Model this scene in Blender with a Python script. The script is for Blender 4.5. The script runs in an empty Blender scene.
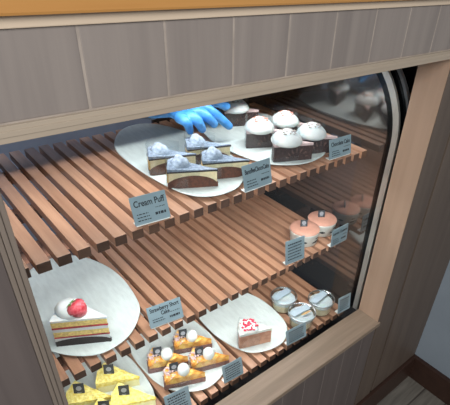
import bpy, bmesh, math, random
from mathutils import Vector, Matrix
random.seed(7)
PI = math.pi
S = 0.45            # metres per layout unit
FLOOR = -3.105      # floor height below the camera, layout units
sc = bpy.context.scene
COL = sc.collection

# ------------------------------------------------------------------ camera model (layout units, camera at origin)
F, CX, CY = 444.328, 270.275, 252.259
RR = [[0.744586, -0.065354, -0.664319], [-0.346279, 0.813002, -0.4681], [0.570685, 0.578581, 0.58272]]
RM = Matrix(RR)     # columns: world X, down, depth ; rows: camera right, down, forward
def ray(px, py):
    w = RM.transposed() @ Vector(((px-CX)/F, (py-CY)/F, 1.0))
    return Vector((w[0], w[2], -w[1]))
def atZ(px, py, Z):
    d = ray(px, py); return d*(Z/d.z)
def atY(px, py, Y):
    d = ray(px, py); return d*(Y/d.y)

ZT, ZM, ZB = -0.93, -1.533, -1.976      # shelf tops
YT, YM, YB = 1.343, 1.375, 1.212         # shelf front edges
XG = 2.06                               # glass end panel

# ------------------------------------------------------------------ materials
def lin(c):
    return tuple(((v/255)/12.92 if v/255 <= .04045 else ((v/255+.055)/1.055)**2.4) for v in c)+(1,)
def nodes(name):
    m = bpy.data.materials.new(name); m.use_nodes = True
    nt = m.node_tree; b = nt.nodes['Principled BSDF']
    return m, nt, b
def mat(name, c, rough=.5, var=.06, scale=40, bump=0, metal=0, spec=.4, sss=0, coat=0, bscale=None, stretch=None, c2=None):
    m, nt, b = nodes(name)
    tc = nt.nodes.new('ShaderNodeTexCoord'); mp = nt.nodes.new('ShaderNodeMapping')
    if stretch: mp.inputs['Scale'].default_value = stretch
    nt.links.new(tc.outputs['Object'], mp.inputs['Vector'])
    n = nt.nodes.new('ShaderNodeTexNoise'); n.inputs['Scale'].default_value = scale; n.inputs['Detail'].default_value = 5
    nt.links.new(mp.outputs[0], n.inputs['Vector'])
    r = nt.nodes.new('ShaderNodeValToRGB')
    l = lin(c)
    if c2 is None:
        r.color_ramp.elements[0].color = tuple(v*(1-var*2) for v in l[:3])+(1,)
        r.color_ramp.elements[1].color = tuple(min(1, v*(1+var*2)) for v in l[:3])+(1,)
    else:
        r.color_ramp.elements[0].color = l; r.color_ramp.elements[1].color = lin(c2)
    r.color_ramp.elements[0].position = .35; r.color_ramp.elements[1].position = .65
    nt.links.new(n.outputs['Fac'], r.inputs['Fac']); nt.links.new(r.outputs[0], b.inputs['Base Color'])
    b.inputs['Roughness'].default_value = rough; b.inputs['Metallic'].default_value = metal
    b.inputs['Specular IOR Level'].default_value = spec
    if sss:
        b.inputs['Subsurface Weight'].default_value = sss; b.inputs['Subsurface Radius'].default_value = (.006, .004, .003)
        b.inputs['Subsurface Scale'].default_value = 1
    if coat: b.inputs['Coat Weight'].default_value = coat
    if bump:
        n2 = nt.nodes.new('ShaderNodeTexNoise'); n2.inputs['Scale'].default_value = bscale or scale*2; n2.inputs['Detail'].default_value = 4
        nt.links.new(mp.outputs[0], n2.inputs['Vector'])
        bp = nt.nodes.new('ShaderNodeBump'); bp.inputs['Strength'].default_value = bump; bp.inputs['Distance'].default_value = .002
        nt.links.new(n2.outputs['Fac'], bp.inputs['Height']); nt.links.new(bp.outputs[0], b.inputs['Normal'])
    return m
def wood(name, c, c2, axis=1, rough=.5, island=.18, grain=1.0, spec=.35):
    """long grain along an axis, a shade of its own for every loose board"""
    m, nt, b = nodes(name)
    tc = nt.nodes.new('ShaderNodeTexCoord'); mp = nt.nodes.new('ShaderNodeMapping')
    s = [60*grain]*3; s[axis] = 3*grain; mp.inputs['Scale'].default_value = s
    nt.links.new(tc.outputs['Object'], mp.inputs['Vector'])
    ge = nt.nodes.new('ShaderNodeNewGeometry')
    n = nt.nodes.new('ShaderNodeTexNoise'); n.noise_dimensions = '4D'; n.inputs['Scale'].default_value = 1.0
    n.inputs['Detail'].default_value = 6; n.inputs['Roughness'].default_value = .6; n.inputs['Distortion'].default_value = .4
    mul = nt.nodes.new('ShaderNodeMath'); mul.operation = 'MULTIPLY'; mul.inputs[1].default_value = 37.
    nt.links.new(ge.outputs['Random Per Island'], mul.inputs[0]); nt.links.new(mul.outputs[0], n.inputs['W'])
    nt.links.new(mp.outputs[0], n.inputs['Vector'])
    r = nt.nodes.new('ShaderNodeValToRGB'); r.color_ramp.elements[0].color = lin(c); r.color_ramp.elements[1].color = lin(c2)
    r.color_ramp.elements[0].position = .3; r.color_ramp.elements[1].position = .7
    nt.links.new(n.outputs['Fac'], r.inputs['Fac'])
    hs = nt.nodes.new('ShaderNodeHueSaturation')
    mr = nt.nodes.new('ShaderNodeMapRange'); mr.inputs['To Min'].default_value = 1-island; mr.inputs['To Max'].default_value = 1+island
    nt.links.new(ge.outputs['Random Per Island'], mr.inputs['Value']); nt.links.new(mr.outputs[0], hs.inputs['Value'])
    nt.links.new(r.outputs[0], hs.inputs['Color']); nt.links.new(hs.outputs[0], b.inputs['Base Color'])
    b.inputs['Roughness'].default_value = rough; b.inputs['Specular IOR Level'].default_value = spec
    bp = nt.nodes.new('ShaderNodeBump'); bp.inputs['Strength'].default_value = .15; bp.inputs['Distance'].default_value = .001
    nt.links.new(n.outputs['Fac'], bp.inputs['Height']); nt.links.new(bp.outputs[0], b.inputs['Normal'])
    return m
def clear(name, tint=(255, 255, 255), gloss=.12, rough=.02, trans=1.0):
    """thin clear sheet: see-through with a fresnel reflection"""
    m = bpy.data.materials.new(name); m.use_nodes = True; nt = m.node_tree; nt.nodes.clear()
    o = nt.nodes.new('ShaderNodeOutputMaterial'); t = nt.nodes.new('ShaderNodeBsdfTransparent'); g = nt.nodes.new('ShaderNodeBsdfGlossy')
    t.inputs[0].default_value = lin(tint); g.inputs['Roughness'].default_value = rough
    mx = nt.nodes.new('ShaderNodeMixShader'); lw = nt.nodes.new('ShaderNodeLayerWeight'); lw.inputs['Blend'].default_value = .5
    pw = nt.nodes.new('ShaderNodeMath'); pw.operation = 'POWER'; pw.inputs[1].default_value = 4.0
    ma = nt.nodes.new('ShaderNodeMath'); ma.operation = 'MULTIPLY_ADD'; ma.inputs[1].default_value = .6; ma.inputs[2].default_value = gloss
    nt.links.new(lw.outputs['Facing'], pw.inputs[0]); nt.links.new(pw.outputs[0], ma.inputs[0])
    nt.links.new(ma.outputs[0], mx.inputs[0]); nt.links.new(t.outputs[0], mx.inputs[1]); nt.links.new(g.outputs[0], mx.inputs[2])
    nt.links.new(mx.outputs[0], o.inputs[0])
    return m

M = {}
M['slat'] = wood('slat_wood', (154, 108, 82), (194, 148, 118), 1, .38, .16, spec=.5)
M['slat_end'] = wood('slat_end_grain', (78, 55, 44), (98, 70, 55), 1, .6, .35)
M['rail'] = wood('rail_wood', (80, 50, 36), (100, 64, 46), 0, .6, .1)
M['board'] = wood('grey_board', (118, 107, 100), (136, 124, 115), 2, .55, .05, .6)
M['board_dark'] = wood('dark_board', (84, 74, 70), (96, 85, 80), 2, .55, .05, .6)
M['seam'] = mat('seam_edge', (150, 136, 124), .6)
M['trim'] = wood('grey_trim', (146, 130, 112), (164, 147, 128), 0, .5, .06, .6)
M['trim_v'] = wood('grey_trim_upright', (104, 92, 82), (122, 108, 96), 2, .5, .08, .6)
M['groove'] = mat('groove_shadow_wood', (78, 66, 57), .7)
M['ledge'] = wood('ledge_wood', (184, 162, 138), (200, 178, 154), 0, .5, .04, .5)
M['sill'] = wood('sill_wood', (118, 100, 84), (146, 126, 107), 0, .45, .04, .8)
M['jamb'] = wood('jamb_wood', (150, 123, 102), (168, 140, 118), 2, .5, .04, .4)
M['stile'] = wood('stile_wood', (82, 69, 60), (96, 82, 71), 2, .5, .05, .5)
M['worktop'] = wood('worktop_wood', (160, 108, 54), (182, 130, 72), 0, .35, .04, .5)
M['baseboard'] = wood('baseboard_wood', (48, 31, 24), (60, 40, 31), 0, .4, .05, .5)
M['wall'] = mat('grey_wall_paint', (132, 139, 145), .8, .02, 8, .1)
M['backwall'] = mat('staff_wall_paint', (150, 158, 178), .8, .04, 6)
M['dark'] = mat('dark_case_lining', (26, 26, 29), .5, .05, 20)
M['black'] = mat('black_frame', (9, 9, 11), .25, .05, 20)
M['chrome'] = mat('brushed_steel', (190, 182, 172), .35, .04, 80, metal=.45, stretch=(1, 1, .05))
M['chrome_light'] = mat('polished_steel_edge', (186, 190, 192), .3, .04, 60, metal=.3)
M['steel'] = mat('grey_metal', (150, 150, 150), .35, .04, 60, metal=1)
M['glass'] = clear('front_glass', (248, 251, 251), .055)
M['film'] = clear('clear_film', (244, 248, 250), .05, .08)
M['cupglass'] = clear('clear_cup_plastic', (236, 242, 244), .07, .06)
M['rim'] = clear('frosted_rim', (238, 242, 242), .35, .3)
M['plate'] = mat('pale_glaze', (212, 219, 214), .35, .03, 120, .12, spec=.5, bscale=260, stretch=(1, .25, 1))
M['card'] = mat('blue_grey_card', (134, 152, 158), .6, .03, 30)
M['ink'] = mat('dark_ink', (38, 42, 48), .7)
M['acrylic'] = mat('white_acrylic', (228, 226, 220), .3)
M['glove'] = mat('blue_nitrile', (56, 130, 202), .42, .06, 50, .25, spec=.5, c2=(84, 156, 218), bscale=60)
M['sleeve'] = mat('grey_sleeve_cloth', (96, 104, 120), .9, .05, 60, .3)
M['tag'] = mat('dark_tag', (52, 55, 60), .5)
M['tagmark'] = mat('tag_print', (150, 152, 156), .6)
# foods
M['cream'] = mat('whipped_cream', (226, 224, 216), .55, .02, 60, .15, sss=.3)
M['white_cream'] = mat('fresh_cream', (222, 224, 220), .5, .02, 60, .2, sss=.3)
M['cheese'] = mat('pale_custard', (228, 210, 168), .5, .04, 90, .15, sss=.2)
M['custard_edge'] = mat('golden_crumb', (228, 178, 84), .6, .08, 120, .3)
M['crust'] = mat('brown_crust', (92, 52, 34), .7, .16, 160, .5)
M['sugar'] = mat('dusted_top', (112, 122, 138), .9, .1, 220, .5, c2=(160, 170, 184))
M['puff'] = mat('dusted_puff', (122, 132, 148), .9, .1, 120, .6, c2=(176, 186, 199), bscale=150)
M['glaze'] = mat('dark_chocolate', (38, 26, 24), .3, .06, 60)
M['choc'] = mat('chocolate_sponge', (66, 46, 42), .75, .14, 200, .5)
M['choc_light'] = mat('chocolate_ring', (98, 72, 64), .7, .1, 160, .3)
M['rose_cream'] = mat('rosy_cream', (206, 178, 174), .6, .04, 80)
M['sprinkle_red'] = mat('orange_red_crumbs', (222, 146, 124), .7)
M['sprinkle_grey'] = mat('cocoa_crumbs', (176, 160, 150), .8)
M['sponge'] = mat('yellow_sponge', (240, 208, 130), .8, .1, 220, .4)
M['berry'] = mat('berry_layer', (176, 58, 64), .45, .2, 120, .3)
M['strawberry'] = mat('strawberry_skin', (190, 40, 54), .35, .14, 140, .5, coat=.2, c2=(222, 104, 112))
M['leaf'] = mat('green_leaf', (112, 150, 76), .6)
M['yellow_crumb'] = mat('yellow_crumbs', (226, 200, 84), .85, .08, 160, .9, c2=(246, 232, 150), bscale=120)
M['pale_yellow'] = mat('pale_yellow_cream', (240, 230, 178), .6, .03, 90, .15, sss=.2)
M['tart_fruit'] = mat('orange_fruit', (214, 134, 48), .35, .1, 70, .7, coat=.2, c2=(244, 200, 108), bscale=50)
M['tart_crust'] = mat('tart_pastry', (132, 92, 84), .75, .12, 140, .5)
M['mousse'] = mat('caramel_mousse', (176, 122, 96), .55, .08, 80, .2, c2=(200, 146, 118))
M['red_crumb'] = mat('berry_crumbs', (206, 52, 78), .6)
M['pink_top'] = mat('pink_glaze_top', (206, 150, 128), .5, .04, 60)
M['cupwhite'] = mat('white_cup', (226, 226, 216), .4, .02, 40)
M['cupband'] = mat('black_cup_print', (44, 46, 48), .5)
M['custard_pot'] = mat('cream_custard', (240, 222, 184), .5, .03, 40)
M['label_strip'] = mat('grey_paper_strip', (150, 164, 172), .6)
M['mark_brown'] = mat('tan_print', (176, 140, 92), .6)

def floor_mat():
    m, nt, b = nodes('worn_floor_boards')
    tc = nt.nodes.new('ShaderNodeTexCoord'); mp = nt.nodes.new('ShaderNodeMapping'); mp.inputs['Rotation'].default_value = (0, 0, 0)
    nt.links.new(tc.outputs['Object'], mp.inputs[0])
    br = nt.nodes.new('ShaderNodeTexBrick'); br.inputs['Scale'].default_value = 1; br.inputs['Brick Width'].default_value = .9; br.inputs['Row Height'].default_value = .09
    br.inputs['Mortar Size'].default_value = .003; br.inputs['Color1'].default_value = lin((100, 93, 84)); br.inputs['Color2'].default_value = lin((118, 110, 99)); br.inputs['Mortar'].default_value = lin((66, 58, 52))
    nt.links.new(mp.outputs[0], br.inputs['Vector'])
    mp2 = nt.nodes.new('ShaderNodeMapping'); mp2.inputs['Scale'].default_value = (4, 50, 1); nt.links.new(tc.outputs['Object'], mp2.inputs[0])
    n = nt.nodes.new('ShaderNodeTexNoise'); n.inputs['Scale'].default_value = 2; n.inputs['Detail'].default_value = 8; nt.links.new(mp2.outputs[0], n.inputs['Vector'])
    mx = nt.nodes.new('ShaderNodeMix'); mx.data_type = 'RGBA'; mx.blend_type = 'OVERLAY'; mx.inputs[0].default_value = .7
    nt.links.new(br.outputs[0], mx.inputs[6]); nt.links.new(n.outputs['Fac'], mx.inputs[7]); nt.links.new(mx.outputs[2], b.inputs['Base Color'])
    b.inputs['Roughness'].default_value = .6
    return m
M['floor'] = floor_mat()
def mirror_mat():
    m, nt, b = nodes('dark_mirror_glass')
    n = nt.nodes.new('ShaderNodeTexNoise'); n.inputs['Scale'].default_value = 3
    r = nt.nodes.new('ShaderNodeValToRGB'); r.color_ramp.elements[0].color = lin((136, 132, 130)); r.color_ramp.elements[1].color = lin((146, 142, 140))
    nt.links.new(n.outputs['Fac'], r.inputs[0]); nt.links.new(r.outputs[0], b.inputs['Base Color'])
    b.inputs['Metallic'].default_value = .9; b.inputs['Roughness'].default_value = .085
    return m
M['mirror'] = mirror_mat()

# ------------------------------------------------------------------ mesh helpers
def put(name, bm, m, parent=None, loc=(0, 0, 0), rot=(0, 0, 0), smooth=False):
    bmesh.ops.recalc_face_normals(bm, faces=bm.faces)
    me = bpy.data.meshes.new(name); bm.to_mesh(me); bm.free()
    if smooth:
        for p in me.polygons: p.use_smooth = True
    for mm in (m if isinstance(m, (list, tuple)) else [m]): me.materials.append(mm)
    o = bpy.data.objects.new(name, me); COL.objects.link(o)
    o.location = loc; o.rotation_euler = rot; o.parent = parent
    return o
def tag(o, label, cat, group=None):
    o['label'] = label; o['category'] = cat
    if group: o['group'] = group
    return o
def thing(name, label, cat, loc=(0, 0, 0), rot=(0, 0, 0), group=None):
    o = bpy.data.objects.new(name, None); COL.objects.link(o); o.empty_display_size = .05
    o.location = loc; o.rotation_euler = rot
    return tag(o, label, cat, group)
def structure(o): o['kind'] = 'structure'; return o
def dup(root, loc, rz, label):
    r = root.copy(); COL.objects.link(r); r.location = loc; r.rotation_euler = (0, 0, rz); r['label'] = label
    for ch in list(root.children):
        c = ch.copy(); COL.objects.link(c); c.parent = r
        for g in list(ch.children):
            d = g.copy(); COL.objects.link(d); d.parent = c
    return r
def box(bm, x0, x1, y0, y1, z0, z1, bev=0, mi=0):
    r = bmesh.ops.create_cube(bm, size=1)
    vs = r['verts']
    for v in vs:
        v.co = Vector((x0+(v.co.x+.5)*(x1-x0), y0+(v.co.y+.5)*(y1-y0), z0+(v.co.z+.5)*(z1-z0)))
    fs = list({f for v in vs for f in v.link_faces})
    if bev:
        r2 = bmesh.ops.bevel(bm, geom=list({e for f in fs for e in f.edges}), offset=bev, segments=2, affect='EDGES', profile=.6)
        fs = r2['faces']+[f for f in fs if f.is_valid]
    for f in fs: f.material_index = mi
    return bm
def bx(*a, **k): return box(bmesh.new(), *a, **k)
def rings(bm, loops, cap0=True, cap1=True, closed=False, mi=0):
    """skin a list of equal length point loops"""
    L = [[bm.verts.new(p) for p in lp] for lp in loops]
    n = len(L[0])
    pairs = list(zip(L, L[1:]))+([(L[-1], L[0])] if closed else [])
    for a, b in pairs:
        for i in range(n):
            f = bm.faces.new((a[i], a[(i+1) % n], b[(i+1) % n], b[i])); f.material_index = mi
    if cap0 and not closed: bm.faces.new(L[0][::-1]).material_index = mi
    if cap1 and not closed: bm.faces.new(L[-1]).material_index = mi
    return bm
def lathe(bm, prof, n=32, c=(0, 0, 0), cap0=True, cap1=True, mi=0):
    return rings(bm, [[Vector((c[0]+r*math.cos(2*PI*i/n), c[1]+r*math.sin(2*PI*i/n), c[2]+z)) for i in range(n)] for r, z in prof], cap0, cap1, mi=mi)
def tube(bm, pts, rad, n=12, flat=1.0):
    """tapered tube along points with rounded ends"""
    pts = [Vector(p) for p in pts]
    P, Rd = [], []
    # resample by catmull-rom
    for i in range(len(pts)-1):
        p0 = pts[max(0, i-1)]; p1 = pts[i]; p2 = pts[i+1]; p3 = pts[min(len(pts)-1, i+2)]
        for k in range(6):
            t = k/6
            P.append(.5*((2*p1)+(p2-p0)*t+(2*p0-5*p1+4*p2-p3)*t*t+(3*p1-p0-3*p2+p3)*t**3)); Rd.append(rad[i]*(1-t)+rad[i+1]*t)
    P.append(pts[-1]); Rd.append(rad[-1])
    d0 = (P[0]-P[1]).normalized(); d1 = (P[-1]-P[-2]).normalized()
    PP = [P[0]+d0*Rd[0]*s for s in (.95, .8, .45)]+P+[P[-1]+d1*Rd[-1]*s for s in (.45, .8, .95)]
    QQ = [Rd[0]*s for s in (.3, .6, .9)]+Rd+[Rd[-1]*s for s in (.9, .6, .3)]
    loops = []
    up = Vector((0, 0, 1))
    for i, p in enumerate(PP):
        d = (PP[min(i+1, len(PP)-1)]-PP[max(i-1, 0)]).normalized()
        u = (up-d*up.dot(d))
        if u.length < 1e-3: u = Vector((0, 1, 0))-d*d.y
        u.normalize(); v = d.cross(u)
        loops.append([p+(v*math.cos(2*PI*k/n)+u*math.sin(2*PI*k/n)*flat)*QQ[i] for k in range(n)])
    return rings(bm, loops)
def blob(bm, c, rx, ry, rz, bump=0, seg=20, rng=10, power=2.0, floor=None, f=8, seed=0):
    """lumpy rounded mound"""
    from mathutils import noise
    r = bmesh.ops.create_uvsphere(bm, u_segments=seg, v_segments=rng, radius=1)
    for v in r['verts']:
        d = v.co.normalized()
        k = 1+bump*noise.noise(d*f*.35+Vector((seed, seed*1.7, 0)))
        p = Vector((d.x*rx*k, d.y*ry*k, d.z*rz*k))
        if floor is not None and p.z < floor: p.z = floor
        v.co = Vector(c)+p
    return bm
def wedge(bm, L, ang, zb, zt, eps=0, n=14, x0=0, x1=1, ny=4):
    """cake slice: tip at +x, rounded outer end at -x; zb/zt functions of t (0 outer .. 1 tip) and s (-1..1 across)"""
    if not callable(zb): c0 = zb; zb = lambda t, s: c0
    if not callable(zt): c1 = zt; zt = lambda t, s: c1
    h = ang/2; loops = []
    ds = []
    dmin = L*math.cos(h)
    outer = [L*(1-(1-math.cos(h))*((1-math.cos(PI/2*k/5)))) for k in range(6)]     # L -> dmin
    ds = outer+[dmin*(1-k/n) for k in range(1, n+1)]
    for d in ds:
        w = min(d*math.tan(h), math.sqrt(max(0, L*L-d*d))); w = max(w, .0015)+eps
        x = L/2-d
        if d == ds[0]: x -= eps
        if d == ds[-1]: x += eps
        t = 1-d/L
        top = [Vector((x, w*s, zt(t, s))) for s in [-1+2*i/ny for i in range(ny+1)]]
        bot = [Vector((x, w*s, zb(t, s))) for s in [1-2*i/ny for i in range(ny+1)]]
        loops.append(top+bot)
    return rings(bm, loops)
def slice_place(A, B, Z, ang):
    """near bottom edge of a slice from outer corner A to tip B (points on the plane) -> location, length, rotation"""
    a = atZ(*A, Z); b = atZ(*B, Z); d = a-b
    th = math.atan2(d.y, d.x)-ang/2
    return a, b, th, d.length
def slot(A, B, Z, L, ang, turn=11):
    a, b, th, l = slice_place(A, B, Z, ang)
    mid = (a+b)/2 + Vector((math.cos(th), math.sin(th), 0))*0
    d = (a-b).normalized()
    tip = (a+b)/2-d*L/2
    c = tip+Vector((math.cos(th), math.sin(th), 0))*L/2
    return Vector((c.x, c.y, Z)), th+PI+math.radians(turn)
def spline(pts, n=8):
    out = []; N = len(pts)
    for i in range(N):
        p0, p1, p2, p3 = [Vector((*pts[(i+k) % N], 0)) for k in (-1, 0, 1, 2)]
        for k in range(n):
            t = k/n
            out.append(.5*((2*p1)+(p2-p0)*t+(2*p0-5*p1+4*p2-p3)*t*t+(3*p1-p0-3*p2+p3)*t**3))
    return out
def evalmesh(o):
    dg = bpy.context.evaluated_depsgraph_get(); me = bpy.data.meshes.new_from_object(o.evaluated_get(dg))
    return me

# ------------------------------------------------------------------ the setting
bm = bx(-4, 6, -5, 6, FLOOR-.1, FLOOR); structure(put('floor', bm, M['floor']))
bm = bx(2.83, 2.95, -5, 1.03, FLOOR, 2.6); structure(put('wall_right', bm, M['wall']))
bm = bmesh.new(); box(bm, 2.79, 2.83, -5, 1.0, FLOOR, FLOOR+.24, .006); structure(put('baseboard_right', bm, M['baseboard']))
bm = bx(-4, 6, 4.3, 4.42, FLOOR, 2.6); structure(put('wall_back', bm, M['backwall']))

# ------------------------------------------------------------------ the counter that houses the case
ct = thing('display_counter', 'grey wood panelled counter with a large window opening onto the cake case', 'counter', (0, 1.0, FLOOR))
def cp(name, bm, m, **k):     # counter part: layout coordinates -> local
    bmesh.ops.translate(bm, verts=bm.verts, vec=(0, -1.0, -FLOOR)); return put(name, bm, m, ct, **k)
XL, XR = -1.2, 2.828
ZTR, ZFT, ZFB = -.344, -.172, -.378
bm = bx(XL, XR, .9992, 1.05, -.376, -.1505); cp('fascia_backing', bm, M['seam'])
bm = bmesh.new()
k = -8
xs = [.38+.201*i for i in range(-8, 13)]
for a, b in zip(xs, xs[1:]):
    if b > XL and a < XR-.02: box(bm, max(a+.003, XL), min(b-.003, XR), .998, 1.03, ZTR+.003, ZFT, .002)
cp('fascia_boards', bm, M['board'])
bm = bmesh.new(); box(bm, XL, XR, .992, 1.04, ZFT+.001, -.1495, .002)
cp('fascia_ledge', bm, M['ledge'])
bm = bmesh.new()
for i, (za, zb, y) in enumerate(((-.345, -.3558, .9885), (-.3556, -.3672, .9865), (-.367, -.380, .9885))): box(bm, XL, XR, y, 1.05, zb, za, .0008)
cp('fascia_moulding', bm, M['trim'])
# left post
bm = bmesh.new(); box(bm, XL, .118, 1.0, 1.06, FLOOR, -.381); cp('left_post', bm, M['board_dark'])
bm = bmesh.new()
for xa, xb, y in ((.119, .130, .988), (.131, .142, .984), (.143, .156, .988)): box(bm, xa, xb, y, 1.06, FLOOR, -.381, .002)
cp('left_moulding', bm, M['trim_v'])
# right jamb and stile
bm = bx(1.998, 2.03, 1.0, 1.157, -1.982, -.378); cp('right_jamb', bm, M['jamb'])
bm = bmesh.new(); box(bm, 2.0, 2.185, .996, 1.04, FLOOR, -.381, .003); cp('right_stile', bm, M['stile'])
bm = bmesh.new(); box(bm, 2.186, 2.215, 1.012, 1.04, FLOOR, -.381); cp('right_groove', bm, M['groove'])
bm = bmesh.new(); box(bm, 2.216, XR, 1.0, 1.04, FLOOR, -.381, .003); cp('right_panel', bm, M['stile'])
# sill
bm = bmesh.new(); box(bm, .157, 2.012, .985, 1.158, -2.012, -1.980, .004); cp('window_sill', bm, M['sill'])
# lower front boards
bm = bmesh.new(); box(bm, .157, 1.998, 1.0034, 1.05, FLOOR, -2.013); cp('lower_backing', bm, M['board'])
bm = bmesh.new()
x = .157-.03
while x < 1.99:
    box(bm, max(.158, x), min(x+.171, 1.997), 1.002, 1.02, FLOOR+.2, -2.013, .003); x += .174
cp('lower_boards', bm, M['board_dark'])
bm = bmesh.new(); box(bm, XL, 2.79, .97, 1.0, FLOOR, FLOOR+.245, .005); cp('kickboard', bm, M['baseboard'])
bm = bx(2.25, 2.828, 1.06, 2.9, FLOOR, -.16); cp('right_carcass', bm, M['dark'])
bm = bx(-.4, .0, 1.07, 2.7, FLOOR, -.16); cp('left_carcass', bm, M['dark'])
# worktop
bm = bmesh.new(); box(bm, -1.3, XR, .974, 2.62, -.1485, -.05, .006)
tag(put('worktop', bm, M['worktop']), 'honey orange wooden worktop slab lying along the top of the counter', 'worktop')

# ------------------------------------------------------------------ the glass display case
YF, RC, ZC = 1.197, .53, -.88
def profile(off=0, n=14):
    pts = [(YF+off, -2.06), (YF+off, ZC)]
    for i in range(1, n+1):
        a = PI/2*i/n; pts.append((YF+RC-(RC-off)*math.cos(a), ZC+(RC-off)*math.sin(a)))
    pts.append((2.5, ZC+RC-off))
    return pts
gc = thing('glass_display_case', 'curved glass cake display case with steel edged end panel set behind the counter window', 'display case', (1.05, 1.8, -2.12))
def gp(name, bm, m, **k):
    bmesh.ops.translate(bm, verts=bm.verts, vec=(-1.05, -1.8, 2.12)); return put(name, bm, m, gc, **k)
def band(bm, x0, x1, o0, o1, mi=0):
    a = profile(o0); b = profile(o1)
    return rings(bm, [[Vector((x0, *p)), Vector((x1, *p)), Vector((x1, *q)), Vector((x0, *q))] for p, q in zip(a, b)], mi=mi)
XC0 = .06
bm = bmesh.new()
vv = [(bm.verts.new((XC0, *q)), bm.verts.new((XG+.06, *q))) for q in profile(0.004)]
for q0, q1 in zip(vv, vv[1:]): bm.faces.new((q0[0], q0[1], q1[1], q1[0]))
gp('front_glass', bm, M['glass'], smooth=True)
gp('steel_edge', band(bmesh.new(), XG-.004, XG+.012, .008, .044), M['chrome'])
gp('black_edge', band(bmesh.new(), XG-.003, XG+.012, .044, .075), M['black'])
gp('outer_frame', band(bmesh.new(), XG+.013, XG+.13, .012, .09), M['black'])
gp('outer_steel_edge', band(bmesh.new(), XG+.075, XG+.098, -.004, .012), M['chrome_light'])
# end panel: closed face inside the profile
bm = bmesh.new(); p = profile(.079)+[(2.5, -2.06)]
rings(bm, [[Vector((XG, *q)) for q in p], [Vector((XG+.012, *q)) for q in p]]); gp('end_panel', bm, M['mirror'])
bm = bmesh.new(); rings(bm, [[Vector((XC0, *q)) for q in p], [Vector((XC0+.02, *q)) for q in p]]); gp('left_end_panel', bm, M['dark'])
bm = bmesh.new(); box(bm, XC0, XG+.13, YF-.005, 2.56, FLOOR+.02, -2.062); gp('base_cabinet', bm, M['dark'])
bm = bmesh.new(); box(bm, 1.30, XG+.0, 2.44, 2.47, -2.06, -.47, .004); gp('rear_sliding_door', bm, M['dark'])
bm = bmesh.new(); box(bm, XC0, XG+.0, 2.48, 2.52, -2.06, -1.99, .003); gp('lower_rear_track', bm, M['steel'])
bm = bmesh.new(); box(bm, XC0, XG, 2.43, 2.52, -.49, -.44, .003); gp('upper_rear_track', bm, M['steel'])
bm = bmesh.new(); box(bm, XC0+.03, XG-.03, 1.76, 2.42, -.48, -.44); gp('roof_panel', bm, M['dark'])
# unseen lip behind the strip light, shaped to keep the shelf's back dim
bm = bmesh.new(); box(bm, .1, XG-.02, 1.74, 1.758, -.545, -.436, .002); gp('light_cutoff_lip', bm, M['steel'])

# shelves
def shelf(label, z, yf, yb, phase, group='slatted wooden shelves of the case', rails=(1.5, 1.78, 2.15), x1=1.965):
    t = thing('slatted_shelf', label, 'shelf', (1.0, yf, z-.04), group=None)
    bm = bmesh.new(); P = .0685; i0 = int((.1-phase)/P)-1
    xs = [phase+P*i for i in range(i0, i0+40)]
    for x in xs:
        if x-.046 < .1 or x > x1+.04: continue
        box(bm, x-.0465-1.0, x-1.0, 0, yb-yf+random.uniform(-.004, .004), 0, .04, .0018)
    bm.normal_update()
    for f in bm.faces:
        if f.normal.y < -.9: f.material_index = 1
    put('slat_panel', bm, [M['slat'], M['slat_end']], t)
    bm = bmesh.new()
    for y in rails:
        box(bm, .095-1.0, x1-1.0, y-yf, y-yf+.05, -.05, -.0005, .002)
    put('cross_rail', bm, M['rail'], t)
    return t
shelf('top slatted wooden shelf holding the dusted slices and the dark chocolate slices', ZT, YT, 2.315, .2915)
shelf('middle slatted wooden shelf holding the strawberry shortcake and two pink topped cups', ZM, YM, 2.33, .629*YM, x1=1.96)
shelf('lowest slatted wooden shelf at sill level, holding three plates and clear custard cups', ZB, YB, 2.33, .952*1.22, rails=(1.35, 1.75, 2.15), x1=1.94)

# ------------------------------------------------------------------ plates
def plate(label, outline, z, h=.02):
    o = spline(outline); n = len(o)
    c = sum(o, Vector())/n
    def ring(k, zz): return [Vector(((p.x-c.x)*k, (p.y-c.y)*k, zz)) for p in o]
    bm = bmesh.new()
    rings(bm, [ring(.86, 0), ring(.97, h*.55), ring(1.0, h*.9), ring(.99, h), ring(.95, h*.86), ring(.9, h*.7), ring(.45, h*.66), ring(.02, h*.66)], True, True)
    ob = put('oval_plate', bm, M['plate'], None, (c.x, c.y, z), smooth=True)
    return tag(ob, label, 'plate')
PT = .0135
kM = ZM/-1.57
plate('pale oval plate under the grey dusted slices on the top shelf', [(.86, 2.02), (.91, 2.14), (1.006, 2.26), (1.121, 2.30), (1.222, 2.23), (1.285, 2.06), (1.305, 1.843), (1.300, 1.634), (1.254, 1.505), (1.181, 1.418), (1.091, 1.365), (.982, 1.366), (.909, 1.42), (.872, 1.52), (.850, 1.681), (.844, 1.851)], ZT)
plate('pale oval plate under the dark chocolate slices with white domes', [(1.345, 1.94), (1.326, 1.779), (1.342, 1.620), (1.393, 1.48), (1.519, 1.392), (1.650, 1.388), (1.76, 1.44), (1.85, 1.6), (1.885, 1.82), (1.88, 2.024), (1.80, 2.2), (1.68, 2.27), (1.53, 2.24), (1.41, 2.1)], ZT)
plate('large pale oval plate on the middle shelf with one strawberry shortcake', [(x*kM, y*kM) for x, y in [(.24, 2.05), (.377, 2.219), (.493, 2.255), (.607, 2.207), (.690, 2.063), (.725, 1.869), (.703, 1.652), (.658, 1.549), (.558, 1.458), (.449, 1.43), (.368, 1.45), (.28, 1.53), (.21, 1.66), (.19, 1.86)]], ZM)
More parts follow.
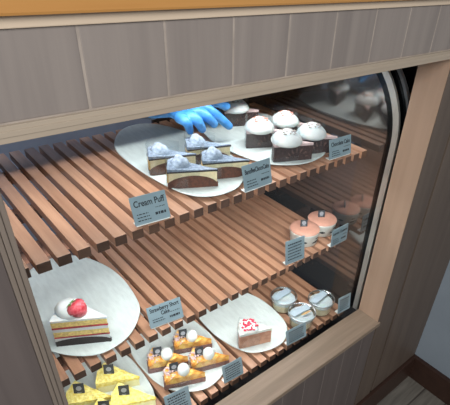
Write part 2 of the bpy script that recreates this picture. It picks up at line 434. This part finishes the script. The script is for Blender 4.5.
plate('pale plate of yellow crumb covered slices at lower left', [(.616, 1.728), (.63, 1.576), (.612, 1.395), (.53, 1.27), (.42, 1.235), (.29, 1.26), (.2, 1.38), (.165, 1.55), (.18, 1.75), (.25, 1.95), (.38, 2.05), (.52, 1.99)], ZB)
plate('pale oval plate of orange fruit tarts at the middle of the lowest shelf', [(1.079, 1.6), (1.065, 1.45), (1.03, 1.350), (.957, 1.272), (.837, 1.25), (.724, 1.315), (.66, 1.417), (.64, 1.570), (.65, 1.735), (.71, 1.92), (.82, 2.03), (.95, 2.0), (1.04, 1.84)], ZB)
plate('pale oval plate with a single pink mousse slice', [(1.467, 1.78), (1.525, 1.6), (1.515, 1.385), (1.451, 1.278), (1.351, 1.235), (1.232, 1.259), (1.155, 1.320), (1.11, 1.447), (1.095, 1.574), (1.11, 1.75), (1.18, 1.93), (1.29, 2.0), (1.4, 1.93)], ZB)

# ------------------------------------------------------------------ cakes
def sprinkles(n, c, rx, ry, rz, size, spread=.7, seed=0):
    rnd = random.Random(seed); bm = bmesh.new()
    for i in range(n):
        a = rnd.uniform(0, 2*PI); r = math.sqrt(rnd.random())*spread
        x, y = r*math.cos(a), r*math.sin(a); z = math.sqrt(max(0, 1-x*x-y*y))
        p = Vector((c[0]+x*rx, c[1]+y*ry, c[2]+z*rz))
        s = size*rnd.uniform(.6, 1.3)
        mtx = Matrix.Translation(p) @ Matrix.Rotation(rnd.uniform(0, 6), 4, 'Z') @ Matrix.Rotation(rnd.uniform(-.5, .5), 4, 'X')
        bmesh.ops.create_cube(bm, size=1, matrix=mtx @ Matrix.Diagonal((s*1.4, s, s*.6, 1)))
    return bm
def film(root, L, ang, h):
    """clear wrap standing round the outer end and along the sides"""
    bm = bmesh.new(); hh = ang/2+.03; R = L+.006; pts = []
    pts.append(Vector((L/2-.35*R*math.cos(hh), .35*R*math.sin(hh), 0)))
    for i in range(9):
        a = hh-2*hh*i/8; pts.append(Vector((L/2-R*math.cos(a), R*math.sin(a), 0)))
    pts.append(Vector((L/2-.35*R*math.cos(hh), -.35*R*math.sin(hh), 0)))
    a = [bm.verts.new(p+Vector((0, 0, .001))) for p in pts]; b = [bm.verts.new(p+Vector((0, 0, h))) for p in pts]
    for i in range(len(a)-1): bm.faces.new((a[i], a[i+1], b[i+1], b[i]))
    return put('clear_film', bm, M['film'], root)

GA = math.radians(34)
def dome_profile(t, top): return top*math.sqrt(max(0.02, 1-((t-.5)/.52)**2))
# --- grey dusted slices
def make_puff(label, loc, rz):
    L, H = .212, .074
    t = thing('cream_puff_slice', label, 'cake slice', loc, (0, 0, rz), 'dusted slices on the top shelf')
    put('crust', wedge(bmesh.new(), L, GA, 0, lambda t, s: .004+dome_profile(t, .052), .004), M['crust'], t)
    put('filling', wedge(bmesh.new(), L, GA, .004, H, 0), M['cheese'], t)
    bm = bmesh.new()                                   # golden baked outer end
    R = L+.002; lo = []
    for i in range(9):
        a = -GA/2+GA*i/8; c, s = math.cos(a), math.sin(a)
        lo.append([Vector((L/2-R*c, R*s, .03)), Vector((L/2-R*c, R*s, H-.004)), Vector((L/2-(R-.006)*c, (R-.006)*s, H-.004)), Vector((L/2-(R-.006)*c, (R-.006)*s, .03))])
    put('baked_edge', rings(bm, lo), M['custard_edge'], t)
    put('chocolate_glaze', wedge(bmesh.new(), L, GA, H, H+.005, .005), M['glaze'], t)
    put('dusted_top', wedge(bmesh.new(), L, GA, H+.004, lambda t, s: H+.008+(.042*max(0, .72-t)**1.5)*(1-.55*s*s), .001, ny=8), M['sugar'], t)
    put('puff', blob(bmesh.new(), (-L*.26, 0, H+.008), .044, .042, .046, .2, 24, 14, floor=-.004, f=4.5, seed=2), M['puff'], t, smooth=True)
    film(t, L, GA, .13)
    return t
Z = ZT+PT
pz = [((166, 187), (217, 188), 'grey dusted cream slice at the front of its plate, nearest the window'),
      ((149, 174), (195, 172), 'leftmost grey dusted cream slice, partly behind the front one'),
      ((187, 164), (229, 162), 'rearmost grey dusted cream slice, just under the gloved hand'),
      ((203, 178), (246, 178), 'rightmost grey dusted cream slice, beside the chocolate banana card')]
for i, (A, B, lb) in enumerate(pz):
    loc, rz = slot(A, B, Z, .215, GA)
    if i == 0: puff0 = make_puff(lb, loc, rz)
    else: dup(puff0, loc, rz, lb)
# --- chocolate slices
def make_choc(label, loc, rz, red):
    L, H = .205, .078
    t = thing('chocolate_slice', label, 'cake slice', loc, (0, 0, rz), 'chocolate slices with white domes')
    put('sponge', wedge(bmesh.new(), L, GA, 0, H, 0), M['choc'], t)
    bm = bmesh.new()
    for sgn in (-1, 1):                                # pressed scallop of paler chocolate on each cut side
        for k in range(7):
            a = PI*(k+.5)/7; d = .45*L
            px = .05-.0+.052*math.cos(a)-.03; pz_ = .014+.042*math.sin(a)
            dist = L/2-px; y = dist*math.tan(GA/2)
            mtx = Matrix.Translation((px, sgn*(y+.0005), pz_)) @ Matrix.Rotation(sgn*-GA/2*-1, 4, 'Z') @ Matrix.Rotation(-(a-PI/2), 4, 'Y')
            bmesh.ops.create_cube(bm, size=1, matrix=mtx @ Matrix.Diagonal((.007, .003, .024, 1)))
    put('side_pattern', bm, M['choc_light'], t)
    put('rosy_cream_layer', wedge(bmesh.new(), L, GA, H, H+.012, .001), M['rose_cream'], t)
    bm = bmesh.new()
    cx = -L*.16
    lathe(bm, [(.066, 0), (.077, .008), (.079, .018), (.073, .031), (.058, .046), (.037, .060), (.015, .070), (.002, .072)], 28, (cx, 0, H+.003))
    d = put('cream_dome', bm, M['white_cream'], t, smooth=True)
    put('crumb_topping', sprinkles(40, (cx, 0, H+.004), .076, .076, .068, .0062, .55, 3), M['sprinkle_red' if red else 'sprinkle_grey'], d)
    film(t, L, GA, .16)
    return t
cz = [((272, 161), (311, 161), 'chocolate slice with grey crumbed dome at the front of its plate', 0),
      ((299, 153), (332, 154), 'rightmost chocolate slice with grey crumbed dome, beside the chocolate cake card', 0),
      ((246, 147), (282, 148), 'leftmost chocolate slice of the group, its white dome lightly marked with red', 1),
      ((270, 140), (308, 141), 'rear chocolate slice with thick red crumbs on its white dome', 1),
      ((224, 126), (257, 126), 'chocolate slice far back beside the blue gloved fingertips', 0)]
ch = {}
for A, B, lb, red in cz:
    loc, rz = slot(A, B, Z, .205, GA)
    if red not in ch: ch[red] = make_choc(lb, loc, rz, red)
    else: dup(ch[red], loc, rz, lb)
# --- strawberry shortcake
Z = ZM+PT
L, H, A45 = .225, .148, math.radians(42)
loc, rz = slot((57, 345), (110, 342), Z, L, A45, 4)
t = thing('strawberry_shortcake', 'strawberry shortcake slice topped with a red strawberry, alone on its plate', 'cake slice', loc, (0, 0, rz))
put('dark_base', wedge(bmesh.new(), L, A45, 0, lambda t, s: .010+dome_profile(t, .030), .003), M['glaze'], t)
zs = [(.004, .046, 'cream_layer', 'white_cream', 0), (.046, .054, 'berry_layer', 'berry', .001), (.054, .082, 'sponge_layer', 'sponge', 0), (.082, .099, 'cream_layer', 'white_cream', .0005), (.099, .109, 'berry_layer', 'berry', .0012),
      (.109, .138, 'sponge_layer', 'sponge', 0)]
for a, b, nm, mm, e in zs:
    put(nm, wedge(bmesh.new(), L, A45, a, b, e), M[mm], t)
put('top_cream', wedge(bmesh.new(), L, A45, .138, H, .001), M['white_cream'], t)
put('cream_swirl', blob(bmesh.new(), (-L*.22, .0, H+.002), .066, .056, .05, .15, floor=-.006, seed=5), M['white_cream'], t, smooth=True)
bm = bmesh.new()
lathe(bm, [(.004, 0), (.02, .008), (.034, .024), (.041, .044), (.041, .058), (.033, .07), (.018, .077), (.003, .079)], 24)
sb = put('strawberry', bm, M['strawberry'], t, (-L*.07, 0, H+.006), (0, 0, 0), smooth=True)
sb.rotation_euler = (0, math.radians(-38), math.radians(10)); sb.location = (L*.085, -.004, H-.004)
put('sugar_dust', sprinkles(70, (0, 0, .03), .041, .041, .048, .0045, .97, 8), M['white_cream'], sb)
bm = bmesh.new()
for k in range(5):
    a = 2*PI*k/5
    vs = [bm.verts.new(p) for p in (Vector((0, 0, .079)), Vector((.012*math.cos(a-.5), .012*math.sin(a-.5), .082)), Vector((.03*math.cos(a), .03*math.sin(a), .078)), Vector((.012*math.cos(a+.5), .012*math.sin(a+.5), .082)))]
    bm.faces.new(vs)
put('green_leaves', bm, M['leaf'], sb)
# --- tags on picks
def pick_tag(parent, loc, rz, w=.05, h=.062, lean=.25):
    bm = bx(-w/2, w/2, -.0015, .0015, 0, h, .0008)
    o = put('pick_tag', bm, M['tag'], parent, loc, (-lean, 0, rz))
    bm = bmesh.new(); lathe(bm, [(.013, 0), (.013, .0008)], 14)
    bmesh.ops.rotate(bm, verts=bm.verts, cent=(0, 0, 0), matrix=Matrix.Rotation(PI/2, 3, 'X'))
    bmesh.ops.translate(bm, verts=bm.verts, vec=(0, -.0016, h*.55))
    box(bm, -.010, .010, -.0026, -.0018, .008, .011)
    put('printed_mark', bm, M['tagmark'], o)
    return o
# --- yellow slices
Z = ZB+PT
def make_yellow(label, loc, rz):
    L, H = .205, .056
    t = thing('yellow_crumb_slice', label, 'cake slice', loc, (0, 0, rz), 'yellow slices at lower left')
    put('cream_body', wedge(bmesh.new(), L, math.radians(38), 0, H, 0), M['pale_yellow'], t)
    from mathutils import noise
    put('yellow_crumb_top', wedge(bmesh.new(), L, math.radians(38), H-.004, lambda t, s: H+.022*(1-t)+.008+.006*noise.noise(Vector((t*9, s*3, 1))), .004, ny=8), M['yellow_crumb'], t)
    bm = bmesh.new(); R = L+.003; lo = []; G = math.radians(38)
    for i in range(9):
        a = -G/2+G*i/8; c, s = math.cos(a), math.sin(a)
        lo.append([Vector((L/2-R*c, R*s, 0)), Vector((L/2-R*c, R*s, H+.01)), Vector((L/2-(R-.008)*c, (R-.008)*s, H+.01)), Vector((L/2-(R-.008)*c, (R-.008)*s, 0))])
    put('crumb_edge', rings(bm, lo), M['yellow_crumb'], t)
    pick_tag(t, (-L*.22, 0, H+.018), -rz-.55)
    return t
G48 = math.radians(38)
yz = [((97, 391), (139, 388), 'yellow crumb slice at the back of the lower left plate, its tag nearest the shortcake'),
      ((70, 411), (108, 408), 'left yellow crumb slice against the window post, cut by the picture edge'),
      ((112, 413), (155, 409), 'right yellow crumb slice, its side facing the tart plate'),
      ((93, 429), (135, 426), 'lowest yellow crumb slice, only its top and dark tag reaching into the picture')]
for i, (A, B, lb) in enumerate(yz):
    loc, rz = slot(A, B, Z, .205, G48)
    if i == 0: yel0 = make_yellow(lb, loc, rz); yr = rz
    else: dup(yel0, loc, rz, lb)
# --- tarts
def make_tart(label, loc, rz):
    L, H = .21, .06; G = math.radians(34)
    t = thing('fruit_tart_slice', label, 'tart slice', loc, (0, 0, rz), 'orange fruit tarts')
    from mathutils import noise
    put('pastry', wedge(bmesh.new(), L, G, 0, lambda t, s: .034+.02*max(0, .25-t), .002), M['tart_crust'], t)
    put('fruit_filling', wedge(bmesh.new(), L, G, .033, lambda t, s: H+.010+.016*noise.noise(Vector((t*8, s*2.5, 3))), -.0008, ny=8), M['tart_fruit'], t)
    bm = bmesh.new(); rnd = random.Random(4)
    for k in range(12):
        d = rnd.uniform(.3, .9)*L; s = rnd.uniform(-.7, .7)*d*math.tan(G/2)
        blob(bm, (L/2-d, s, H+.006), .016, .014, .012, .2, 10, 6, seed=k)
    put('fruit_pieces', bm, M['tart_fruit'], t, smooth=True)
    bm = bmesh.new(); R = L+.006; lo = []
    for i in range(9):
        a = -G/2+G*i/8; c, s = math.cos(a), math.sin(a)
        lo.append([Vector((L/2-R*c, R*s, .0)), Vector((L/2-R*c, R*s, .055)), Vector((L/2-(R-.01)*c, (R-.01)*s, .055)), Vector((L/2-(R-.01)*c, (R-.01)*s, 0))])
    put('pastry_edge', rings(bm, lo), M['tart_crust'], t)
    put('sugar_dusting', sprinkles(70, (-L*.36, 0, H-.02), .045, .055, .045, .007, .95, 6), M['rose_cream'], t)
    put('cream_ball', blob(bmesh.new(), (-L*.03, -.004, H+.034), .032, .032, .040, .04), M['white_cream'], t, smooth=True)
    pick_tag(t, (-L*.26, 0, H+.012), -rz-.35, .046, .056)
    film(t, L, G, .085)
    return t
tz = [((164, 387), (205, 384), 'orange fruit tart slice at the front of the tart plate'),
      ((147, 371), (189, 368), 'leftmost orange fruit tart slice, next to the yellow slices'),
      ((191, 371), (228, 367), 'rightmost orange fruit tart slice, next to its price card'),
      ((172, 352), (213, 350), 'rear orange fruit tart slice, just below the strawberry shortcake card')]
G40 = math.radians(34)
for i, (A, B, lb) in enumerate(tz):
    loc, rz = slot(A, B, Z, .21, G40)
    if i == 0: tart0 = make_tart(lb, loc, rz)
    else: dup(tart0, loc, rz, lb)
# --- pink mousse
L, H, G = .195, .1, math.radians(38)
loc, rz = slot((238, 347), (270, 344), Z, L, G)
t = thing('pink_mousse_slice', 'caramel pink mousse slice with white cream and red crumbs, alone on its plate', 'cake slice', loc, (0, 0, rz))
put('mousse_body', wedge(bmesh.new(), L, G, 0, H, 0), M['mousse'], t)
put('white_cream_top', wedge(bmesh.new(), L, G, H, lambda t, s: H+.018, .003), M['cream'], t)
c = put('cream_mound', blob(bmesh.new(), (-L*.2, 0, H+.016), .062, .055, .036, .12, floor=-.004, seed=3), M['cream'], t, smooth=True)
put('red_crumbs', sprinkles(46, (-L*.2, 0, H+.016), .062, .055, .036, .009, .85, 5), M['red_crumb'], c)
film(t, L, G, .13)

# ------------------------------------------------------------------ cups
def make_pink_cup(label, loc, rz):
    R, h = .094, .085
    t = thing('pink_topped_cup', label, 'dessert cup', loc, (0, 0, rz), 'white cups with pink tops')
    put('cup_wall', lathe(bmesh.new(), [(R*.86, 0), (R*.9, .004), (R*.97, h*.9), (R, h), (R*.96, h), (R*.95, h*.9)], 40, cap1=True), M['cupwhite'], t, smooth=True)
    bm = bmesh.new(); lathe(bm, [(R*.95, h*.86), (R*.99, h*.97), (R*.985, h+.004), (R*.95, h+.008), (R*.4, h+.009), (.002, h+.009)], 40); put('pink_top', bm, M['pink_top'], t, smooth=True)
    bm = bmesh.new()
    for a0, a1, za, zb in ((-2.55, -2.15, .028, .044), (-1.75, -.95, .022, .036), (-.6, -.2, .03, .044), (-1.5, -1.15, .048, .056)):
        lo = []
        for k in range(9):
            a = a0+(a1-a0)*k/8; q = 1-abs(k-4)/4*.7
            zm = (za+zb)/2; hw = (zb-za)/2*q
            r0 = R*(.9+.07*(zm/(h*.9)))+.0006
            lo.append([Vector((r0*math.cos(a), r0*math.sin(a), zm-hw)), Vector(((r0+.001)*math.cos(a), (r0+.001)*math.sin(a), zm-hw)), Vector(((r0+.001)*math.cos(a), (r0+.001)*math.sin(a), zm+hw)), Vector((r0*math.cos(a), r0*math.sin(a), zm+hw))])
        rings(bm, lo)
    put('black_print', bm, M['cupband'], t)
    pick_tag(t, (0, .01, h+.008), -.6-rz, .044, .044, .3)
    return t
hc = .092
p1 = atZ(305, 227.5, ZM+hc); p2 = atZ(322.5, 218, ZM+hc)
p2.x = min(p2.x, XG-.1-.003)
c0 = make_pink_cup('front pink topped white cup, the left one of the two', (p1.x, p1.y, ZM), 0)
d = (p2-p1).length
dup(c0, (p2.x, p2.y, ZM), 0.02, 'rear pink topped white cup, the right one against the glass end panel')
def make_clear_cup(label, loc, rz):
    R, h = .083, .098
    t = thing('custard_cup', label, 'dessert cup', loc, (0, 0, rz), 'clear custard cups')
    put('custard', lathe(bmesh.new(), [(R*.74, .006), (R*.82, .012), (R*.9, .062)], 36), M['custard_pot'], t, smooth=False)
    put('cream_top', lathe(bmesh.new(), [(R*.9, .0625), (R*.91, .076), (R*.86, .081), (R*.3, .083), (.002, .083)], 36), M['white_cream'], t, smooth=True)
    bm = bmesh.new(); lathe(bm, [(R*.78, 0), (R*.86, .008), (R*.97, h*.93), (R*1.0, h*.95), (R*1.02, h*.98)], 36, cap1=False); put('clear_wall', bm, M['cupglass'], t, smooth=True)
    bm = bmesh.new(); lathe(bm, [(R*1.03, h*.93), (R*1.05, h*.97), (R*1.03, h+.003), (R*.97, h+.004), (R*.94, h+.001), (R*.02, h+.001)], 36, cap0=False, cap1=True); ld = put('clear_lid', bm, M['cupglass'], t, smooth=True)
    bm = bx(-R*.84, R*.84, -.024, .022, h+.0015, h+.0028); put('lid_rim', lathe(bmesh.new(), [(R*.985, h*.93), (R*1.055, h*.93), (R*1.06, h+.002), (R*1.03, h+.006), (R*.985, h+.004)], 36, cap0=False, cap1=False), M['rim'], t, smooth=True); st = put('label_strip', bm, M['label_strip'], ld, (0, .02, 0))
    bm = bmesh.new(); blob(bm, (.004, -.040, h+.003), .036, .009, .0015, .3, 14, 6, seed=1); put('tan_mark', bm, M['mark_brown'], st, (.01, 0, 0))
    return t
hb = .1
for i, (px, lb) in enumerate((((302, 312), 'clear custard cup at the front of three, behind its price card'), ((284, 295.5), 'left clear custard cup, nearest the pink mousse plate'), ((321.5, 298.5), 'right clear custard cup, nearest the steel edged glass end'))):
    p = atZ(*px, ZB+hb)
    if i == 0: cc0 = make_clear_cup(lb, (p.x, p.y, ZB), math.radians(-4)); q0 = p
    else:
        v = Vector((p.x-q0.x, p.y-q0.y, 0))
        dup(cc0, (p.x, p.y, ZB), math.radians(4 if i == 1 else 8), lb)

# ------------------------------------------------------------------ price cards
def text_mesh(body, size, align='CENTER'):
    cu = bpy.data.curves.new('lettering', 'FONT'); cu.body = body; cu.size = size; cu.align_x = align; cu.align_y = 'CENTER'; cu.extrude = .0004; cu.space_line = .9; cu.offset = .0006
    o = bpy.data.objects.new('lettering', cu); COL.objects.link(o)
    bpy.context.view_layer.update()
    me = evalmesh(o); bpy.data.objects.remove(o); bpy.data.curves.remove(cu)
    return me
def dashes(bm, x0, x1, z, h, rnd):
    x = x0
    while x < x1:
        w = rnd.uniform(.004, .012); box(bm, x, min(x+w, x1), -.0035, -.0024, z-h/2, z+h/2); x += w+.003
def card(label, A, B, Z, title, h=.10, lean=20, seed=0, wide=None, turn=0, tsize=.027, mirror_shift=0, lines=3):
    a = atZ(*A, Z); b = atZ(*B, Z); c = (a+b)/2; w = wide or (b-a).length
    ang = math.atan2(b.y-a.y, b.x-a.x)+turn
    t = thing('price_card', label, 'price card', (c.x, c.y, Z), (0, 0, ang), 'grey blue price cards')
    ln = math.radians(-lean)
    rnd = random.Random(seed)
    cb = put('card_face', bx(-w/2, w/2, -.002, .002, .004, .004+h, .0006), M['card'], t, (0, 0, .002), (ln, 0, 0))
    put('clear_stand', bx(-w/2+.004, w/2-.004, .002, .034, 0, .004, .001), M['acrylic'], t)
    if title:
        me = text_mesh(title, tsize); me.materials.append(M['ink'])
        wd = max(v.co.x for v in me.vertices)-min(v.co.x for v in me.vertices)
        k = min(1, w*.86/max(wd, 1e-6))
        for v in me.vertices: v.co = Vector((v.co.x*k, v.co.y, v.co.z))
        o = bpy.data.objects.new('lettering', me); COL.objects.link(o); o.parent = cb
        o.location = (0, -.0026, h*(.76 if '\n' not in title else .72)); o.rotation_euler = (PI/2, 0, 0)
    bm = bmesh.new()
    if title:
        for i in range(lines): dashes(bm, -w*.4, -w*(.08-.03*i), h*(.40-.11*i), .0035, rnd)
        dashes(bm, w*.1, w*.4, h*.3, .010, rnd); dashes(bm, w*.14, w*.42, h*.52, .0025, rnd)
    else:
        for i in range(6): dashes(bm, -w*.38, w*(.40-.12*rnd.random()), h*(.85-.13*i), .0075 if i == 0 else .0058, rnd)
    put('small_print', bm, M['ink'], cb)
    return t
e = .002
card('price card lettered Cream Puff at the front edge of the top shelf', (136, 228), (171, 218), ZT+e, 'Cream Puff', .108, 22, 1, tsize=.034)
card('price card in front of the dusted slices lettered Banoffee Choco Cake', (245, 193.5), (272, 183.5), ZT+e, 'BanoffeeChocoCake', .115, 14, 2, tsize=.03)
card('price card lettered Chocolate Cake at the right end of the top shelf', (329, 161), (351, 154), ZT+e, 'Chocolate Cake', .10, 12, 3, tsize=.03, wide=.165)
card('price card lettered Strawberry Short Cake on the middle shelf front edge', (151, 330), (184, 317.5), ZM+e, 'Strawberry Short\nCake', .105, 20, 4, tsize=.028, lines=2)
card('closely printed card standing in front of the left pink topped cup', (285.5, 266), (304, 258.5), ZM+e, '', .148, 8, 5)
card('price card lettered Lemon Custard beside the right pink topped cup', (328.5, 249), (348, 239), ZM+e, 'Lemon Custard', .115, 4, 6, tsize=.026, wide=.15)
card('printed card in front of the tart plate, below the rightmost tart', (225, 384), (243, 374), ZB+e, '', .11, 14, 7, wide=.125)
card('printed card between the pink mousse plate and the custard cups', (286, 347), (307, 336), ZB+e, '', .10, 14, 8, wide=.15)
card('printed card in the right corner of the lowest shelf beside the custard cups', (337, 315), (350, 308), ZB+e, '', .12, 8, 9, wide=.11)
card('printed card at the bottom edge of the picture below the front tart', (169, 417), (191, 406), ZB+e, '', .12, 16, 10, wide=.13)

# ------------------------------------------------------------------ the gloved hand reaching in
hp = thing('person', 'blue gloved hand of a person reaching in from behind over the top shelf', 'person', (.95, 2.1, -.8))
off = Vector((.95, 2.1, -.8))
def remesh(bm, vox, sm):
    me = bpy.data.meshes.new('tmp'); bmesh.ops.recalc_face_normals(bm, faces=bm.faces); bm.to_mesh(me); bm.free()
    o = bpy.data.objects.new('tmp', me); COL.objects.link(o)
    r = o.modifiers.new('r', 'REMESH'); r.mode = 'VOXEL'; r.voxel_size = vox
    s = o.modifiers.new('s', 'SMOOTH'); s.iterations = sm; s.factor = .5
    bpy.context.view_layer.update()
    m2 = evalmesh(o); bpy.data.objects.remove(o); bpy.data.meshes.remove(me)
    for p in m2.polygons: p.use_smooth = True
    return m2
def Q(px, py, Y): return atY(px, py, Y)-off
wr = Q(168, 110, 1.97); cuff = Q(150, 111, 2.06)
elbow = Vector((.55, 2.52, -.62))-off
bm = bmesh.new()
tube(bm, [cuff, wr, Q(182, 110, 1.92), Q(198, 110, 1.87)], [.05, .048, .062, .05], 14, .75)
tube(bm, [Q(176, 112, 1.92), Q(190, 117, 1.84), Q(196, 118, 1.81)], [.045, .05, .036], 14, .75)
tube(bm, [Q(178, 105, 1.99), Q(198, 102, 1.97), Q(214, 101, 1.95), Q(226, 106, 1.94)], [.038, .036, .031, .025])         # thumb
tube(bm, [Q(190, 107, 1.88), Q(204, 108, 1.85), Q(217, 116, 1.82), Q(229, 126, 1.81)], [.033, .030, .026, .021])        # index
tube(bm, [Q(188, 113, 1.85), Q(198, 112, 1.81), Q(207, 117, 1.78), Q(214, 124, 1.78)], [.033, .029, .026, .021])        # middle
tube(bm, [Q(184, 116, 1.82), Q(192, 117, 1.78), Q(198, 122, 1.76), Q(202, 129, 1.77)], [.033, .029, .026, .021])        # ring
tube(bm, [Q(180, 118, 1.80), Q(185, 121, 1.76), Q(188, 125, 1.75), Q(190, 131, 1.77)], [.028, .025, .022, .018])        # little
me = remesh(bm, .0045, 4); me.materials.append(M['glove']); o = bpy.data.objects.new('glove', me); COL.objects.link(o); o.parent = hp
bm = bmesh.new(); tube(bm, [cuff+(wr-cuff)*.1, cuff+(elbow-cuff)*.4, elbow, elbow+Vector((.05, .35, .25)), elbow+Vector((.15, .55, .75))], [.046, .06, .08, .092, .105], 16)
me = remesh(bm, .012, 4); me.materials.append(M['sleeve']); o = bpy.data.objects.new('sleeve', me); COL.objects.link(o); o.parent = hp

# ------------------------------------------------------------------ to metres, floor at zero
done = set()
for o in list(COL.objects):
    if o.type == 'MESH' and o.data.name not in done:
        done.add(o.data.name)
        for v in o.data.vertices: v.co *= S
    o.location = o.location*S if o.parent else (o.location-Vector((0, 0, FLOOR)))*S
def W(x, y, z): return Vector((x*S, y*S, (z-FLOOR)*S))

# ------------------------------------------------------------------ camera
cd = bpy.data.cameras.new('camera'); cam = bpy.data.objects.new('camera', cd); COL.objects.link(cam); sc.camera = cam
cd.sensor_fit = 'HORIZONTAL'; cd.sensor_width = 36; cd.lens = F/450*36
cd.shift_x = (225-CX)/450; cd.shift_y = (CY-202.5)/450; cd.clip_start = .01
def wd(r): return Vector((RR[r][0], RR[r][2], -RR[r][1]))
rx, uy, bz = wd(0), -wd(1), -wd(2)
mw = Matrix((rx, uy, bz)).transposed().to_4x4(); mw.translation = W(0, 0, 0); cam.matrix_world = mw

# ------------------------------------------------------------------ light
def area(name, loc, target, sx, sy, power, color=(1, 1, 1), spread=PI):
    l = bpy.data.lights.new(name, 'AREA'); l.shape = 'RECTANGLE'; l.size = sx*S; l.size_y = sy*S; l.energy = power; l.color = color; l.spread = spread
    o = bpy.data.objects.new(name, l); COL.objects.link(o); o.location = W(*loc)
    d = (W(*target)-W(*loc)).normalized()
    q = d.to_track_quat('-Z', 'Y'); o.rotation_euler = q.to_euler()
    return o
area('case_strip_light', (1.05, 1.66, -.452), (1.05, 1.66, -2), 1.8, .014, 2.5, (.93, .97, 1.0))
area('shelf_strip_light', (1.05, 1.40, ZT-.062), (1.05, 1.62, -2), 1.75, .03, 1.8, (.95, .98, 1.0))
area('low_shelf_strip_light', (1.05, 1.42, ZM-.062), (1.05, 1.5, -2.2), 1.75, .03, 1.0, (.95, .98, 1.0))
area('window_daylight', (-1.5, -2.6, 2.0), (1.0, 1.2, -1.2), 3.2, 2.4, 62, (.93, .97, 1.0))
area('staff_side_fill', (.6, 3.4, 1.2), (.9, 3.6, -1.5), 1.6, .4, 12, (.92, .95, 1.0))  # unseen fill lamp, added to brighten the wall behind the case
w = bpy.data.worlds.new('room'); sc.world = w; w.use_nodes = True
w.node_tree.nodes['Background'].inputs[0].default_value = (.78, .84, .92, 1); w.node_tree.nodes['Background'].inputs[1].default_value = .42
sc.view_settings.view_transform = 'Standard'; sc.view_settings.look = 'None'; sc.view_settings.exposure = 0
